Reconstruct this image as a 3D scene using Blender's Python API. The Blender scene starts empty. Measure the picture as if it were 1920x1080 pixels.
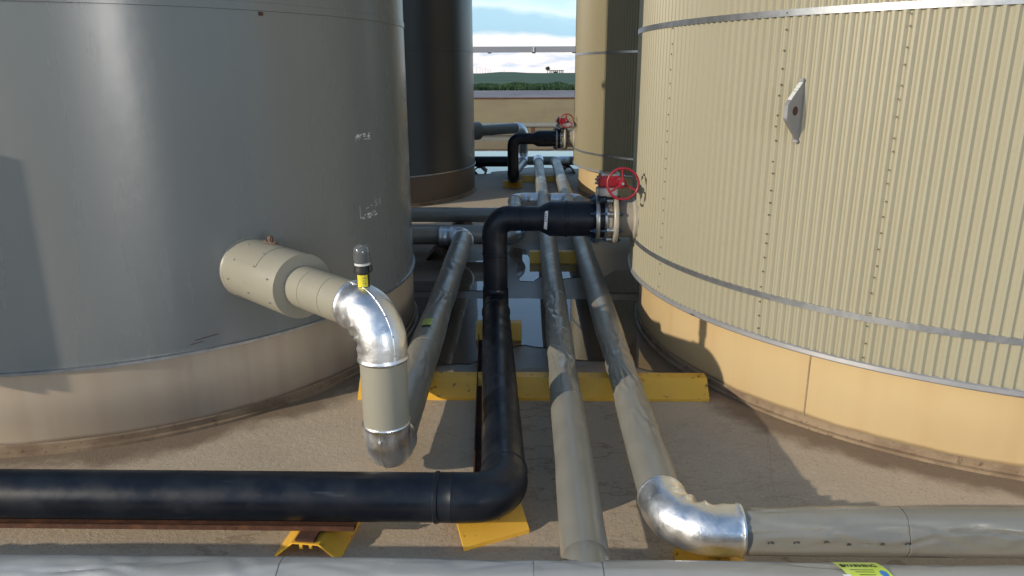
import bpy, bmesh, math, random
from mathutils import Vector, Matrix, noise
R = math.radians
S = bpy.context.scene
COL = S.collection
random.seed(7)

# ------------------------------------------------------------------ camera
cd = bpy.data.cameras.new("camera"); cam = bpy.data.objects.new("camera", cd); COL.objects.link(cam)
cd.sensor_width = 36.0; cd.lens = 36.0 * 1380.0 / 1920.0; cd.clip_start = 0.05; cd.clip_end = 30000
pitch, roll, yaw = .2837, .0036, .0219
rx, fy, dz = Vector((1, 0, 0)), Vector((0, math.cos(pitch), -math.sin(pitch))), Vector((0, -math.sin(pitch), -math.cos(pitch)))
r2 = rx * math.cos(roll) + dz * math.sin(roll); d2 = dz * math.cos(roll) - rx * math.sin(roll)
Zr = Matrix.Rotation(yaw, 3, 'Z')
r2, d2, f2 = Zr @ r2, Zr @ d2, Zr @ fy
cam.matrix_world = Matrix(((r2.x, -d2.x, -f2.x, 0), (r2.y, -d2.y, -f2.y, 0), (r2.z, -d2.z, -f2.z, 1.7), (0, 0, 0, 1)))
S.camera = cam

# ------------------------------------------------------------------ sun, sky, exposure
SUN_AZ, SUN_EL = 57.0, 18.5            # light travels towards (sin az, cos az)
tv = Vector((math.sin(R(SUN_AZ)) * math.cos(R(SUN_EL)), math.cos(R(SUN_AZ)) * math.cos(R(SUN_EL)), -math.sin(R(SUN_EL))))
sl = bpy.data.lights.new("sun", 'SUN'); so = bpy.data.objects.new("sun", sl); COL.objects.link(so)
sl.energy = 3.4; sl.angle = R(0.6); sl.color = (1.0, .88, .70)
so.rotation_euler = tv.to_track_quat('-Z', 'Y').to_euler()

W = bpy.data.worlds.new("World"); S.world = W; W.use_nodes = True
wn, wl = W.node_tree.nodes, W.node_tree.links
wn.clear()


def WN(t, **k):
    n = wn.new(t)
    for a, b in k.items(): setattr(n, a, b)
    return n


def wmath(op, a, b=None, c=None, clamp=False):
    n = wn.new('ShaderNodeMath'); n.operation = op; n.use_clamp = clamp
    for i, v in enumerate((a, b, c)):
        if v is None: continue
        if isinstance(v, (int, float)): n.inputs[i].default_value = v
        else: wl.new(v, n.inputs[i])
    return n.outputs[0]


def wramp(src, stops, interp='LINEAR'):
    n = wn.new('ShaderNodeValToRGB'); n.color_ramp.interpolation = interp
    e = n.color_ramp.elements
    while len(e) < len(stops): e.new(0.5)
    for i, (p, c) in enumerate(stops):
        e[i].position = p; e[i].color = (*c, 1) if len(c) == 3 else c
    wl.new(src, n.inputs[0]); return n.outputs[0]


sky = WN('ShaderNodeTexSky', sky_type='NISHITA', sun_disc=False)
sky.sun_elevation = R(SUN_EL); sky.sun_rotation = R(180 + SUN_AZ)
sky.air_density = 1.0; sky.dust_density = 0.6; sky.ozone_density = 1.5
tc = WN('ShaderNodeTexCoord'); sp = WN('ShaderNodeSeparateXYZ'); wl.new(tc.outputs['Generated'], sp.inputs[0])
elev = wmath('MULTIPLY', wmath('ARCSINE', sp.outputs[2]), 180 / math.pi)
mp = WN('ShaderNodeMapping'); mp.inputs['Scale'].default_value = (1, 1, 3.2); wl.new(tc.outputs['Generated'], mp.inputs[0])
n1 = WN('ShaderNodeTexNoise'); n1.inputs['Scale'].default_value = 9; n1.inputs['Detail'].default_value = 7; wl.new(mp.outputs[0], n1.inputs['Vector'])
n2 = WN('ShaderNodeTexNoise'); n2.inputs['Scale'].default_value = 2.2; n2.inputs['Detail'].default_value = 6; wl.new(mp.outputs[0], n2.inputs['Vector'])
mp3 = WN('ShaderNodeMapping'); mp3.inputs['Scale'].default_value = (1, 1, 4.5); mp3.inputs['Location'].default_value = (3.3, 1.2, .4); wl.new(tc.outputs['Generated'], mp3.inputs[0])
n3 = WN('ShaderNodeTexNoise'); n3.inputs['Scale'].default_value = 26; n3.inputs['Detail'].default_value = 5; wl.new(mp3.outputs[0], n3.inputs['Vector'])
nn = wmath('SUBTRACT', n1.outputs[0], .5)
el2 = wmath('ADD', wmath('ADD', elev, wmath('MULTIPLY', nn, 2.6)), wmath('MULTIPLY', sp.outputs[0], 2.0))
el01 = wmath('DIVIDE', el2, 10.0, clamp=True)
# cloud colour by warped elevation: white low, bluish bank, white again, blue-cyan
ccol = wramp(el01, [(0.0, (1.0, .93, .93)), (.10, (1.0, .93, .95)), (.19, (1.0, 1.0, 1.0)), (.26, (1.0, 1.0, 1.0)), (.31, (.44, .68, .84)), (.40, (.46, .72, .88)),
                    (.46, (.80, .98, 1.0)), (.53, (.62, .88, .97)), (.75, (.48, .75, 1.0)), (1.0, (.38, .64, 1.0))])
pat = wramp(n3.outputs[0], [(.5, (0, 0, 0)), (.66, (1, 1, 1))])
lowm = wramp(wmath('DIVIDE', elev, 10.0, clamp=True), [(0.0, (0, 0, 0)), (.05, (1, 1, 1)), (.13, (1, 1, 1)), (.2, (0, 0, 0))])
mixp = WN('ShaderNodeMix', data_type='RGBA'); wl.new(wmath('MULTIPLY', wmath('MULTIPLY', pat, lowm), .75), mixp.inputs[0]); wl.new(ccol, mixp.inputs[6]); mixp.inputs[7].default_value = (.50, .68, .86, 1)
bgS = WN('ShaderNodeBackground'); wl.new(sky.outputs[0], bgS.inputs[0]); bgS.inputs[1].default_value = 0.13
bgC = WN('ShaderNodeBackground'); wl.new(mixp.outputs[2], bgC.inputs[0]); bgC.inputs[1].default_value = 1.12
lowf = wramp(wmath('DIVIDE', elev, 40.0, clamp=True), [(0, (1, 1, 1)), (.14, (.95, .95, .95)), (.35, (.45, .45, .45)), (1, (.25, .25, .25))])
cm = wmath('MULTIPLY', wramp(n2.outputs[0], [(.38, (.25, .25, .25)), (.6, (1, 1, 1))]), lowf)
front = wramp(sp.outputs[1], [(0.3, (0, 0, 0)), (.8, (1, 1, 1))])
lowonly = wramp(wmath('DIVIDE', elev, 10.0, clamp=True), [(0, (1, 1, 1)), (.6, (1, 1, 1)), (1, (0, 0, 0))])
cm2 = wmath('MAXIMUM', cm, wmath('MULTIPLY', wmath('MULTIPLY', front, lowonly), .97))
ms = WN('ShaderNodeMixShader'); wl.new(cm2, ms.inputs[0]); wl.new(bgS.outputs[0], ms.inputs[1]); wl.new(bgC.outputs[0], ms.inputs[2])
# bright spot added low behind the camera to make the left tank's highlight
dp = WN('ShaderNodeVectorMath', operation='DOT_PRODUCT'); wl.new(tc.outputs['Generated'], dp.inputs[0]); dp.inputs[1].default_value = Vector((.457, -.885, .06)).normalized()
glow = wramp(dp.outputs['Value'], [(.988, (0, 0, 0)), (.9975, (1, 1, 1))])
bgG = WN('ShaderNodeBackground'); bgG.inputs[0].default_value = (1, .95, .9, 1); wl.new(wmath('MULTIPLY', glow, 14.0), bgG.inputs[1])
ad = WN('ShaderNodeAddShader'); wl.new(ms.outputs[0], ad.inputs[0]); wl.new(bgG.outputs[0], ad.inputs[1])
out = WN('ShaderNodeOutputWorld'); wl.new(ad.outputs[0], out.inputs[0])

S.render.engine = 'CYCLES'
S.view_settings.view_transform = 'Standard'; S.view_settings.look = 'None'
S.view_settings.exposure = 0.0; S.view_settings.gamma = 1.0; S.view_settings.use_curve_mapping = False
S.cycles.max_bounces = 8

# ------------------------------------------------------------------ materials
MATS = {}


def nm(name, base, rough=.5, metal=0., spec=.5, var=None, bump=None, extra=None, coat=0., rvar=None):
    """base colour + list of (noise scale xyz, colour, lo, hi, amount) variations + list of bumps (scale xyz, strength, dist)"""
    m = bpy.data.materials.new(name); m.use_nodes = True
    N, L = m.node_tree.nodes, m.node_tree.links
    b = N['Principled BSDF']
    b.inputs['Roughness'].default_value = rough; b.inputs['Metallic'].default_value = metal
    b.inputs['Specular IOR Level'].default_value = spec
    if coat: b.inputs['Coat Weight'].default_value = coat; b.inputs['Coat Roughness'].default_value = .12
    tc = N.new('ShaderNodeTexCoord')

    def nz(scale, detail=5, rough_=.6, loc=(0, 0, 0)):
        mp = N.new('ShaderNodeMapping'); mp.inputs['Scale'].default_value = scale; mp.inputs['Location'].default_value = loc
        L.new(tc.outputs['Object'], mp.inputs[0])
        t = N.new('ShaderNodeTexNoise'); t.inputs['Scale'].default_value = 1; t.inputs['Detail'].default_value = detail; t.inputs['Roughness'].default_value = rough_
        L.new(mp.outputs[0], t.inputs['Vector']); return t.outputs[0]

    def ramp(src, lo, hi, a=0., c=1.):
        r = N.new('ShaderNodeMapRange'); r.inputs[1].default_value = lo; r.inputs[2].default_value = hi
        r.inputs[3].default_value = a; r.inputs[4].default_value = c; r.interpolation_type = 'SMOOTHSTEP'
        L.new(src, r.inputs[0]); return r.outputs[0]
    rgb = N.new('ShaderNodeRGB'); rgb.outputs[0].default_value = (*base, 1); cur = rgb.outputs[0]
    for i, (sc, c, lo, hi, am) in enumerate(var or []):
        f = ramp(nz(sc, loc=(i * 7.3, i * 3.1, i * 1.7)), lo, hi, 0, am)
        mx = N.new('ShaderNodeMix'); mx.data_type = 'RGBA'
        L.new(f, mx.inputs[0]); L.new(cur, mx.inputs[6]); mx.inputs[7].default_value = (*c, 1); cur = mx.outputs[2]
    nrm = None
    for i, (sc, st, dist) in enumerate(bump or []):
        bp = N.new('ShaderNodeBump'); bp.inputs['Strength'].default_value = st; bp.inputs['Distance'].default_value = dist
        L.new(nz(sc, loc=(i * 2.3 + 1, 4, i)), bp.inputs['Height'])
        if nrm: L.new(nrm, bp.inputs['Normal'])
        nrm = bp.outputs[0]
    if rvar:
        sc, lo, hi, a, c = rvar
        L.new(ramp(nz(sc, loc=(5, 5, 5)), lo, hi, a, c), b.inputs['Roughness'])
    if extra: cur, nrm = extra(m, N, L, tc, nz, ramp, cur, nrm, b)
    L.new(cur, b.inputs['Base Color'])
    if nrm: L.new(nrm, b.inputs['Normal'])
    MATS[name] = m
    return m


def mixcol(N, L, f, a, c):
    mx = N.new('ShaderNodeMix'); mx.data_type = 'RGBA'; L.new(f, mx.inputs[0]); L.new(a, mx.inputs[6]); mx.inputs[7].default_value = (*c, 1); return mx.outputs[2]


def nmath(N, L, op, a, b=None, c=None):
    n = N.new('ShaderNodeMath'); n.operation = op
    for i, v in enumerate((a, b, c)):
        if v is None: continue
        if isinstance(v, (int, float)): n.inputs[i].default_value = v
        else: L.new(v, n.inputs[i])
    return n.outputs[0]


def ground_extra(m, N, L, tc, nz, ramp, cur, nrm, b):
    sx = N.new('ShaderNodeSeparateXYZ'); L.new(tc.outputs['Object'], sx.inputs[0])
    wob = nz((.9, .9, .9), 6)
    y = nmath(N, L, 'ADD', sx.outputs[1], nmath(N, L, 'MULTIPLY', nmath(N, L, 'SUBTRACT', wob, .5), 1.2))
    wet = nmath(N, L, 'MULTIPLY', ramp(y, 3.95, 4.25), ramp(y, 8.2, 7.0))
    wet2 = ramp(y, 11.4, 13.0)
    wet = nmath(N, L, 'MAXIMUM', wet, nmath(N, L, 'MULTIPLY', wet2, .6))
    cur2 = mixcol(N, L, nmath(N, L, 'MULTIPLY', wet, .93), cur, (.15, .118, .092))
    # dried tide marks: thin wandering brown lines
    w = nz((1.0, 2.4, 1), 7, .60, (3, 9, 0))
    line = nmath(N, L, 'ABSOLUTE', nmath(N, L, 'SUBTRACT', nmath(N, L, 'FRACT', nmath(N, L, 'MULTIPLY', w, 7.0)), .5))
    lf = nmath(N, L, 'MULTIPLY', ramp(line, .085, .0), ramp(nz((.5, .5, .5), 2), .40, .60, 0, .5))
    cur2 = mixcol(N, L, lf, cur2, (.20, .13, .075))
    # dirt washed out along the foot of the two near tanks, and hairline cracks
    for (tx, ty, tr) in ((-2.6435, 4.849, 1.86), (2.865, 4.841, 2.1)):
        dx = nmath(N, L, 'SUBTRACT', sx.outputs[0], tx); dy = nmath(N, L, 'SUBTRACT', sx.outputs[1], ty)
        rr = nmath(N, L, 'SQRT', nmath(N, L, 'ADD', nmath(N, L, 'MULTIPLY', dx, dx), nmath(N, L, 'MULTIPLY', dy, dy)))
        rr = nmath(N, L, 'SUBTRACT', rr, nmath(N, L, 'MULTIPLY', nz((3.2, 3.2, 1), 5), .42))
        cur2 = mixcol(N, L, ramp(rr, tr + .02, tr - .14, 0, .8), cur2, (.16, .11, .07))
    vo = N.new('ShaderNodeTexVoronoi'); vo.feature = 'DISTANCE_TO_EDGE'; vo.inputs['Scale'].default_value = .8
    wv = N.new('ShaderNodeMix'); wv.data_type = 'VECTOR'; wv.inputs[0].default_value = .12
    nt = N.new('ShaderNodeTexNoise'); nt.inputs['Scale'].default_value = 2.5; nt.inputs['Detail'].default_value = 6; L.new(tc.outputs['Object'], nt.inputs['Vector'])
    L.new(tc.outputs['Object'], wv.inputs[4]); L.new(nt.outputs['Color'], wv.inputs[5]); L.new(wv.outputs[1], vo.inputs['Vector'])
    cur2 = mixcol(N, L, nmath(N, L, 'MULTIPLY', ramp(vo.outputs['Distance'], .005, .0, 0, .14), ramp(nz((.7, .7, 1), 2, .5, (8, 1, 0)), .45, .6)), cur2, (.12, .08, .05))
    L.new(ramp(wet, 0, 1, .85, .3), b.inputs['Roughness'])
    return cur2, nrm


nm('liner', (.54, .44, .325), .85, var=[((1.3, 1.3, 1.3), (.45, .37, .275), .4, .65, .7), ((60, 60, 60), (.64, .55, .43), .5, .75, .5), ((95, 95, 95), (.23, .185, .14), .56, .72, .7), ((.5, .35, 1), (.60, .50, .38), .45, .7, .5)],
   bump=[((35, 35, 35), .3, .010), ((120, 120, 120), .4, .005)], extra=ground_extra)
nm('gravel', (.27, .26, .28), .95, var=[((.5, .5, 1), (.18, .17, .19), .4, .6, .7), ((.15, .12, 1), (.36, .33, .33), .45, .6, .6)], bump=[((6, 6, 6), .6, .1)])
nm('grass', (.045, .105, .05), .9, var=[((.02, .012, 1), (.07, .13, .06), .4, .6, .8), ((.2, .05, 1), (.03, .08, .045), .45, .65, .7)])
nm('weed', (.022, .06, .028), .9, var=[((.4, .4, .4), (.04, .085, .03), .4, .6, .8)])


def streaks(col, dirt, z0=0, z1=.1):
    def ex(m, N, L, tc, nz, ramp, cur, nrm, b):
        s = ramp(nz((9, 9, .35), 2), .40, .85, 0, .4)
        cur = mixcol(N, L, s, cur, col)
        sx = N.new('ShaderNodeSeparateXYZ'); L.new(tc.outputs['Object'], sx.inputs[0])
        h = nmath(N, L, 'ADD', sx.outputs[2], nmath(N, L, 'MULTIPLY', nz((5, 5, 2), 5), .1))
        cur = mixcol(N, L, ramp(h, z1, z0, 0, .75), cur, dirt)
        if z1 > .1:
            h2 = nmath(N, L, 'ADD', sx.outputs[2], nmath(N, L, 'MULTIPLY', nmath(N, L, 'SUBTRACT', nz((2.5, 2.5, 3), 6), .5), .035))
            cur = mixcol(N, L, ramp(h2, .072, .052, 0, .6), cur, (dirt[0] * .45, dirt[1] * .45, dirt[2] * .45))
        return cur, nrm
    return ex


nm('grey_paint', (.188, .197, .19), .33, spec=.6, var=[((1.2, 1.2, .25), (.166, .18, .18), .4, .62, .5), ((30, 30, 30), (.205, .217, .212), .6, .75, .3), ((90, 90, 14), (.13, .14, .14), .68, .8, .4)],
   bump=[((14, 14, 14), .05, .01), ((1.6, 1.6, 1.0), .12, .02)], extra=streaks((.20, .212, .205), (.2, .17, .13), .0, .02), rvar=((3, 3, .6), .35, .65, .22, .30))
nm('shaded_grey_paint', (.065, .068, .07), .3, spec=.4, var=[((1.2, 1.2, .25), (.05, .052, .052), .4, .62, .5), ((30, 30, 30), (.075, .076, .075), .6, .75, .3)], bump=[((14, 14, 14), .05, .01), ((1.6, 1.6, 1.0), .12, .02)])  # grey tank paint with the far left tank's shade darkened into it
nm('rim_paint', (.31, .23, .15), .6, var=[((5, 5, 5), (.19, .13, .085), .42, .62, .8), ((30, 30, 30), (.10, .065, .04), .58, .7, .8)])
nm('shaded_tan_paint', (.15, .11, .08), .45, var=[((1.5, 1.5, 1.5), (.12, .09, .065), .4, .65, .6)])  # tan skirt colour with the far left tank's shade mixed in
nm('tan_paint', (.46, .38, .29), .5, var=[((1.5, 1.5, 1.5), (.38, .30, .22), .4, .65, .6), ((5, 5, .8), (.34, .25, .18), .58, .78, .5), ((60, 60, 60), (.47, .38, .28), .6, .8, .4)],
   bump=[((40, 40, 40), .06, .004)], extra=streaks((.30, .205, .14), (.17, .11, .072), .015, .12))
nm('yellow_tan_paint', (.56, .42, .225), .5, var=[((1.5, 1.5, 1.5), (.51, .37, .19), .4, .65, .6), ((40, 40, 40), (.59, .44, .24), .6, .8, .4), ((4, 4, .8), (.45, .32, .17), .62, .8, .45)],
   bump=[((40, 40, 40), .06, .004)], extra=streaks((.5, .33, .17), (.20, .12, .06), .03, .11))
nm('beige_cladding', (.365, .342, .250), .42, var=[((1.0, 1.0, .3), (.34, .313, .22), .4, .65, .6), ((50, 50, 50), (.395, .368, .262), .6, .8, .3), ((70, 70, 30), (.2, .17, .11), .70, .80, .5)], bump=[((3, 3, 1), .1, .01)])
nm('skylit_jacket', (.43, .435, .425), .36, metal=.28, spec=.6, var=[((2.2, 2.2, 2.2), (.38, .385, .38), .4, .65, .6), ((7, 7, 7), (.47, .47, .455), .55, .75, .4), ((80, 80, 80), (.25, .24, .22), .66, .8, .5)], bump=[((9, 9, 9), .16, .012), ((45, 45, 45), .10, .004)])  # grey jacket lightened, sky reflection on the foreground pipe put into the colour
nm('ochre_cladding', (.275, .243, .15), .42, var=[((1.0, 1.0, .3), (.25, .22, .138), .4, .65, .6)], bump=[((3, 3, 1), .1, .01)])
nm('jacket', (.305, .297, .262), .36, metal=.28, spec=.6, var=[((2.2, 2.2, 2.2), (.268, .262, .235), .4, .65, .6), ((7, 7, 7), (.335, .325, .285), .55, .75, .4), ((80, 80, 80), (.16, .15, .125), .64, .8, .5)],
   bump=[((9, 9, 9), .16, .012), ((45, 45, 45), .10, .004)], rvar=((6, 6, 6), .35, .65, .28, .46))
nm('cream_jacket', (.32, .302, .242), .42, var=[((3, 3, 3), (.285, .27, .22), .4, .65, .6), ((60, 60, 60), (.2, .18, .14), .66, .8, .6)], bump=[((9, 9, 9), .1, .01), ((60, 60, 60), .08, .003)])
nm('aluminium', (.86, .88, .91), .17, metal=1., var=[((5, 5, 5), (.74, .76, .80), .42, .65, .7), ((60, 60, 60), (.55, .56, .58), .66, .8, .4)], bump=[((11, 11, 11), .35, .012), ((38, 38, 38), .12, .004)], rvar=((14, 14, 14), .35, .65, .30, .48))
nm('satin_aluminium', (.72, .75, .80), .42, metal=1., var=[((5, 5, 5), (.60, .63, .68), .42, .65, .7)], bump=[((11, 11, 11), .25, .012)])
nm('galvanised', (.50, .52, .55), .35, metal=.85, var=[((20, 20, 20), (.38, .40, .44), .42, .6, .7)], bump=[((25, 25, 25), .1, .004)])
nm('black_poly', (.004, .0068, .0135), .30, spec=.38, var=[((14, 14, 14), (.010, .015, .026), .5, .72, .6), ((3.5, 3.5, 3.5), (.022, .027, .036), .45, .7, .55), ((4, 50, 4), (.09, .10, .12), .62, .80, .45), ((90, 90, 90), (.09, .09, .09), .70, .8, .4)], bump=[((60, 60, 60), .08, .003)], rvar=((8, 8, 8), .35, .65, .28, .48))
nm('yellow_paint', (.88, .50, .055), .45, var=[((6, 6, 6), (.80, .44, .05), .4, .62, .6), ((22, 22, 40), (.16, .07, .025), .62, .70, .85), ((70, 70, 70), (.78, .48, .06), .6, .8, .5)], bump=[((30, 30, 30), .12, .004)])
nm('rust', (.085, .035, .02), .85, var=[((12, 12, 12), (.16, .065, .03), .45, .65, .8), ((50, 50, 50), (.05, .022, .014), .5, .7, .7)], bump=[((60, 60, 60), .4, .004)])
nm('red_paint', (.29, .013, .026), .33, var=[((25, 25, 25), (.21, .010, .018), .45, .65, .6)], bump=[((50, 50, 50), .1, .002)])
nm('steel', (.42, .43, .44), .32, metal=.9, var=[((25, 25, 25), (.30, .31, .33), .4, .62, .7)], bump=[((40, 40, 40), .1, .003)])
nm('zinc_cream', (.50, .47, .40), .45, metal=.25, var=[((18, 18, 18), (.40, .36, .28), .42, .65, .6)])
nm('blue_bolt', (.035, .075, .13), .4, metal=.3)
nm('warm_grey_paint', (.30, .265, .22), .45, var=[((8, 8, 8), (.25, .22, .185), .4, .62, .6)])
nm('dark_screw', (.13, .115, .09), .5, metal=.5)
nm('rubber', (.012, .012, .014), .6)
nm('label_yellow', (.72, .62, .04), .45, var=[((30, 30, 30), (.6, .5, .05), .45, .6, .4)])
nm('label_lime', (.56, .72, .10), .4, var=[((30, 30, 30), (.64, .74, .22), .45, .6, .5)])
nm('label_white', (.75, .76, .78), .45)
nm('ink', (.03, .035, .02), .6)
nm('ink_blue', (.05, .22, .55), .5)
nm('caulk', (.62, .64, .62), .6)
nm('weathered_paint', (.30, .30, .31), .4, metal=.2, var=[((10, 10, 10), (.24, .25, .27), .4, .62, .6)])
nm('berm_wall', (.225, .195, .115), .75, var=[((.6, .6, 2.5), (.19, .155, .10), .4, .62, .7), ((.15, .15, .3), (.27, .23, .15), .45, .65, .6), ((5, 5, .6), (.16, .125, .085), .58, .75, .45)])
nm('bark', (.06, .045, .03), .9)
nm('pale_steel', (.36, .39, .45), .4, metal=.2)
nm('old_steel', (.17, .125, .10), .6, metal=.4, var=[((40, 40, 40), (.10, .05, .03), .45, .65, .8)])
nm('leaf', (.02, .045, .02), .9)
nm('pale_tower', (.30, .28, .34), .7)
nm('dark_frame', (.03, .05, .045), .8)
w = nm('water', (.15, .115, .085), .02, spec=.5, bump=[((2.2, 2.2, 1), .03, .01)]); w.node_tree.nodes['Principled BSDF'].inputs['IOR'].default_value = 1.95
g = nm('clear_plastic', (.45, .48, .50), .10)
g.node_tree.nodes['Principled BSDF'].inputs['Transmission Weight'].default_value = .8


# ------------------------------------------------------------------ object helpers
def wloc(o):
    v = Vector((0, 0, 0))
    while o: v += o.location; o = o.parent
    return v


def thing(name, label, cat, loc=(0, 0, 0), group=None):
    o = bpy.data.objects.new(name, None); COL.objects.link(o); o.location = loc; o.empty_display_size = .1
    tag(o, label, cat, group); return o


def tag(o, label=None, cat=None, group=None, kind=None):
    if label: o['label'] = label
    if cat: o['category'] = cat
    if group: o['group'] = group
    if kind: o['kind'] = kind
    return o


def obj(name, bm, mat, parent=None, smooth=True, sharp=38):
    off = wloc(parent) if parent else Vector((0, 0, 0))
    bmesh.ops.recalc_face_normals(bm, faces=bm.faces[:])
    for v in bm.verts: v.co -= off
    lim = R(sharp)
    for f in bm.faces: f.smooth = smooth
    for e in bm.edges:
        if len(e.link_faces) == 2 and e.calc_face_angle(0) > lim: e.smooth = False
    me = bpy.data.meshes.new(name); bm.to_mesh(me); bm.free()
    me.materials.append(MATS[mat] if isinstance(mat, str) else mat)
    o = bpy.data.objects.new(name, me); COL.objects.link(o)
    if parent: o.parent = parent
    return o


def struct(name, bm, mat, label=None, kind='structure', **k):
    o = obj(name, bm, mat, **k); o['kind'] = kind
    if label: o['label'] = label
    return o


def copy_tree(o, shift=None, parent=None):
    c = o.copy(); COL.objects.link(c); c.parent = parent
    if shift is not None: c.location = o.location + Vector(shift)
    for ch in list(o.children): copy_tree(ch, None, c)
    return c


def BM(): return bmesh.new()


def box(bm, c, s, rot=None, bev=0):
    r = bmesh.ops.create_cube(bm, size=1)
    vs = r['verts']
    bmesh.ops.scale(bm, vec=s, verts=vs)
    if bev:
        es = list({e for v in vs for e in v.link_edges})
        rr = bmesh.ops.bevel(bm, geom=es, offset=bev, segments=2, affect='EDGES')
        vs = list({v for f in rr['faces'] for v in f.verts} | {v for v in vs if v.is_valid})
    if rot: bmesh.ops.rotate(bm, cent=(0, 0, 0), matrix=rot, verts=vs)
    bmesh.ops.translate(bm, vec=c, verts=vs)
    return bm


def frame(t):
    t = t.normalized(); up = Vector((0, 0, 1)) if abs(t.z) < .9 else Vector((0, 1, 0))
    a = t.cross(up).normalized(); return a, a.cross(t).normalized()


def sweep(bm, pts, rads, n=40, caps=True, disp=None, s0=0.):
    pts = [Vector(p) for p in pts]
    if isinstance(rads, (int, float)): rads = [rads] * len(pts)
    T = []
    for i in range(len(pts)):
        a = pts[max(0, i - 1)]; b = pts[min(len(pts) - 1, i + 1)]
        T.append((b - a).normalized() if (b - a).length > 1e-9 else (T[-1] if T else Vector((0, 0, 1))))
    for i in range(len(T)):                      # steps in radius share a point
        if T[i].length < .5: T[i] = T[i - 1]
    u, v = frame(T[0]); rings = []; s = s0
    for i, p in enumerate(pts):
        if i:
            q = T[i - 1].rotation_difference(T[i]); u = q @ u; v = q @ v
            s += (p - pts[i - 1]).length
        ring = []
        for k in range(n):
            th = 2 * math.pi * k / n
            d = u * math.cos(th) + v * math.sin(th)
            rr = rads[i] + (disp(s, th, p + d * rads[i]) if disp else 0)
            ring.append(bm.verts.new(p + d * rr))
        rings.append(ring)
    for a, b in zip(rings[:-1], rings[1:]):
        for k in range(n):
            bm.faces.new((a[k], a[(k + 1) % n], b[(k + 1) % n], b[k]))
    if caps:
        bm.faces.new(rings[0][::-1]); bm.faces.new(rings[-1])
    return bm


def line(a, b, step=.05):
    a, b = Vector(a), Vector(b); n = max(1, int((b - a).length / step))
    return [a.lerp(b, i / n) for i in range(n + 1)]


def arc(corner, d_in, d_out, rad, n=16):
    """bend from direction d_in to d_out (unit) around a corner point"""
    corner, a, b = Vector(corner), Vector(d_in).normalized(), Vector(d_out).normalized()
    ang = a.angle(b); tl = rad * math.tan(ang / 2)
    p0 = corner - a * tl
    nrm = (b - a * a.dot(b)).normalized()
    c = p0 + nrm * rad
    pts = []
    for i in range(n + 1):
        t = ang * i / n
        pts.append(c - nrm * rad * math.cos(t) + a * rad * math.sin(t))
    return pts


def crumple(seed, amp=.010, lo=.0, hi=.35, fine=4.2, win=None):
    sv = Vector((seed * 13.7, seed * 5.1, seed * 9.3))

    def f(s, th, p):
        c, d = math.cos(th), math.sin(th)
        m = noise.noise(Vector((s * 1.1, c * .7, d * .7)) + sv)
        m = max(0., min(1., (m - lo) / (hi - lo)))
        if win:
            m *= .05 + max(math.exp(-((s - c0) / w0) ** 2) for c0, w0 in win)
            m = min(m, 1.)
        if m <= 0: return .0006 * noise.noise(Vector((s * 8, c * 2, d * 2)) + sv)
        ds = noise.voronoi(Vector((s * fine, c * 1.15, d * 1.15)) + sv)[0]
        return -amp * m * (1.5 * max(0, .8 - ds[0]) + .7 * max(0., 1 - (ds[1] - ds[0]) / .25))
    return f


def jacket_run(pts, r, seams=(), seed=1, amp=.010, n=56, lo=.0, hi=.35, win=None):
    """clad pipe with lapped sheet joints: radius alternates by 2 mm at each seam distance"""
    bm = BM(); P = []; Rr = []; s = 0; k = 0; cur = r; last = None; ss = sorted(seams)
    for p in pts:
        p = Vector(p)
        if last is not None:
            s2 = s + (p - last).length
            while k < len(ss) and s < ss[k] <= s2:
                q = last.lerp(p, (ss[k] - s) / max(1e-6, s2 - s)); tdir = (p - last).normalized()
                for o_, e_ in ((-.0030, 0), (-.0018, -.0035), (.0014, -.0035), (.0022, .0010), (.012, .0010), (.02, 0)):
                    P.append(q + tdir * o_); Rr.append(r + e_)
                k += 1
            s = s2
        if not Rr or (P[-1] - p).dot(last - p if last is not None else p) > 0 or last is None: P.append(p); Rr.append(r)
        last = p
    return sweep(bm, P, Rr, n, True, crumple(seed, amp, lo, hi, 4.2, win))


def elbow_bm(pts, r, wr=0.0, seed=3, bead=.006, n=48):
    """formed metal elbow: rolled bead at both ends and pinched wrinkles on the inside of the bend"""
    pts = [Vector(p) for p in pts]
    t0 = (pts[1] - pts[0]).normalized(); t1 = (pts[-1] - pts[-2]).normalized()
    N = len(pts); mid = pts[N // 2]; cen = (pts[0] + pts[-1]) / 2
    inn = (cen - mid).normalized()
    tot = sum((pts[i + 1] - pts[i]).length for i in range(N - 1))

    def d(s, th, p):
        q = s / tot
        e = bead * (math.exp(-((s - .008) / .005) ** 2) + math.exp(-((tot - s - .008) / .005) ** 2))
        if wr and .12 < q < .88:
            # nearest centre point
            c = min(pts, key=lambda a: (a - p).length_squared)
            f = max(0., (p - c).normalized().dot(inn))
            w = (1 - 1.6 * abs(math.sin(q * math.pi * 4.6 + 1.1 * noise.noise(p * 7)))) * f ** .55 * wr
            e += w * math.sin((q - .12) / .76 * math.pi) ** .6
        e += .0022 * noise.noise(p * 17 + Vector((seed, 0, 0))) if wr else 0
        return e
    return sweep(BM(), pts, r, n, True, d)


def ext(pts, a, b):
    """lengthen a bend by straight ends a, b with fine steps"""
    pts = [Vector(p) for p in pts]
    t0 = (pts[0] - pts[1]).normalized(); t1 = (pts[-1] - pts[-2]).normalized()
    pre = [pts[0] + t0 * (a * (1 - i / 10)) for i in range(10)] if a else []
    post = [pts[-1] + t1 * (b * (i + 1) / 10) for i in range(10)] if b else []
    return pre + pts + post


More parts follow.
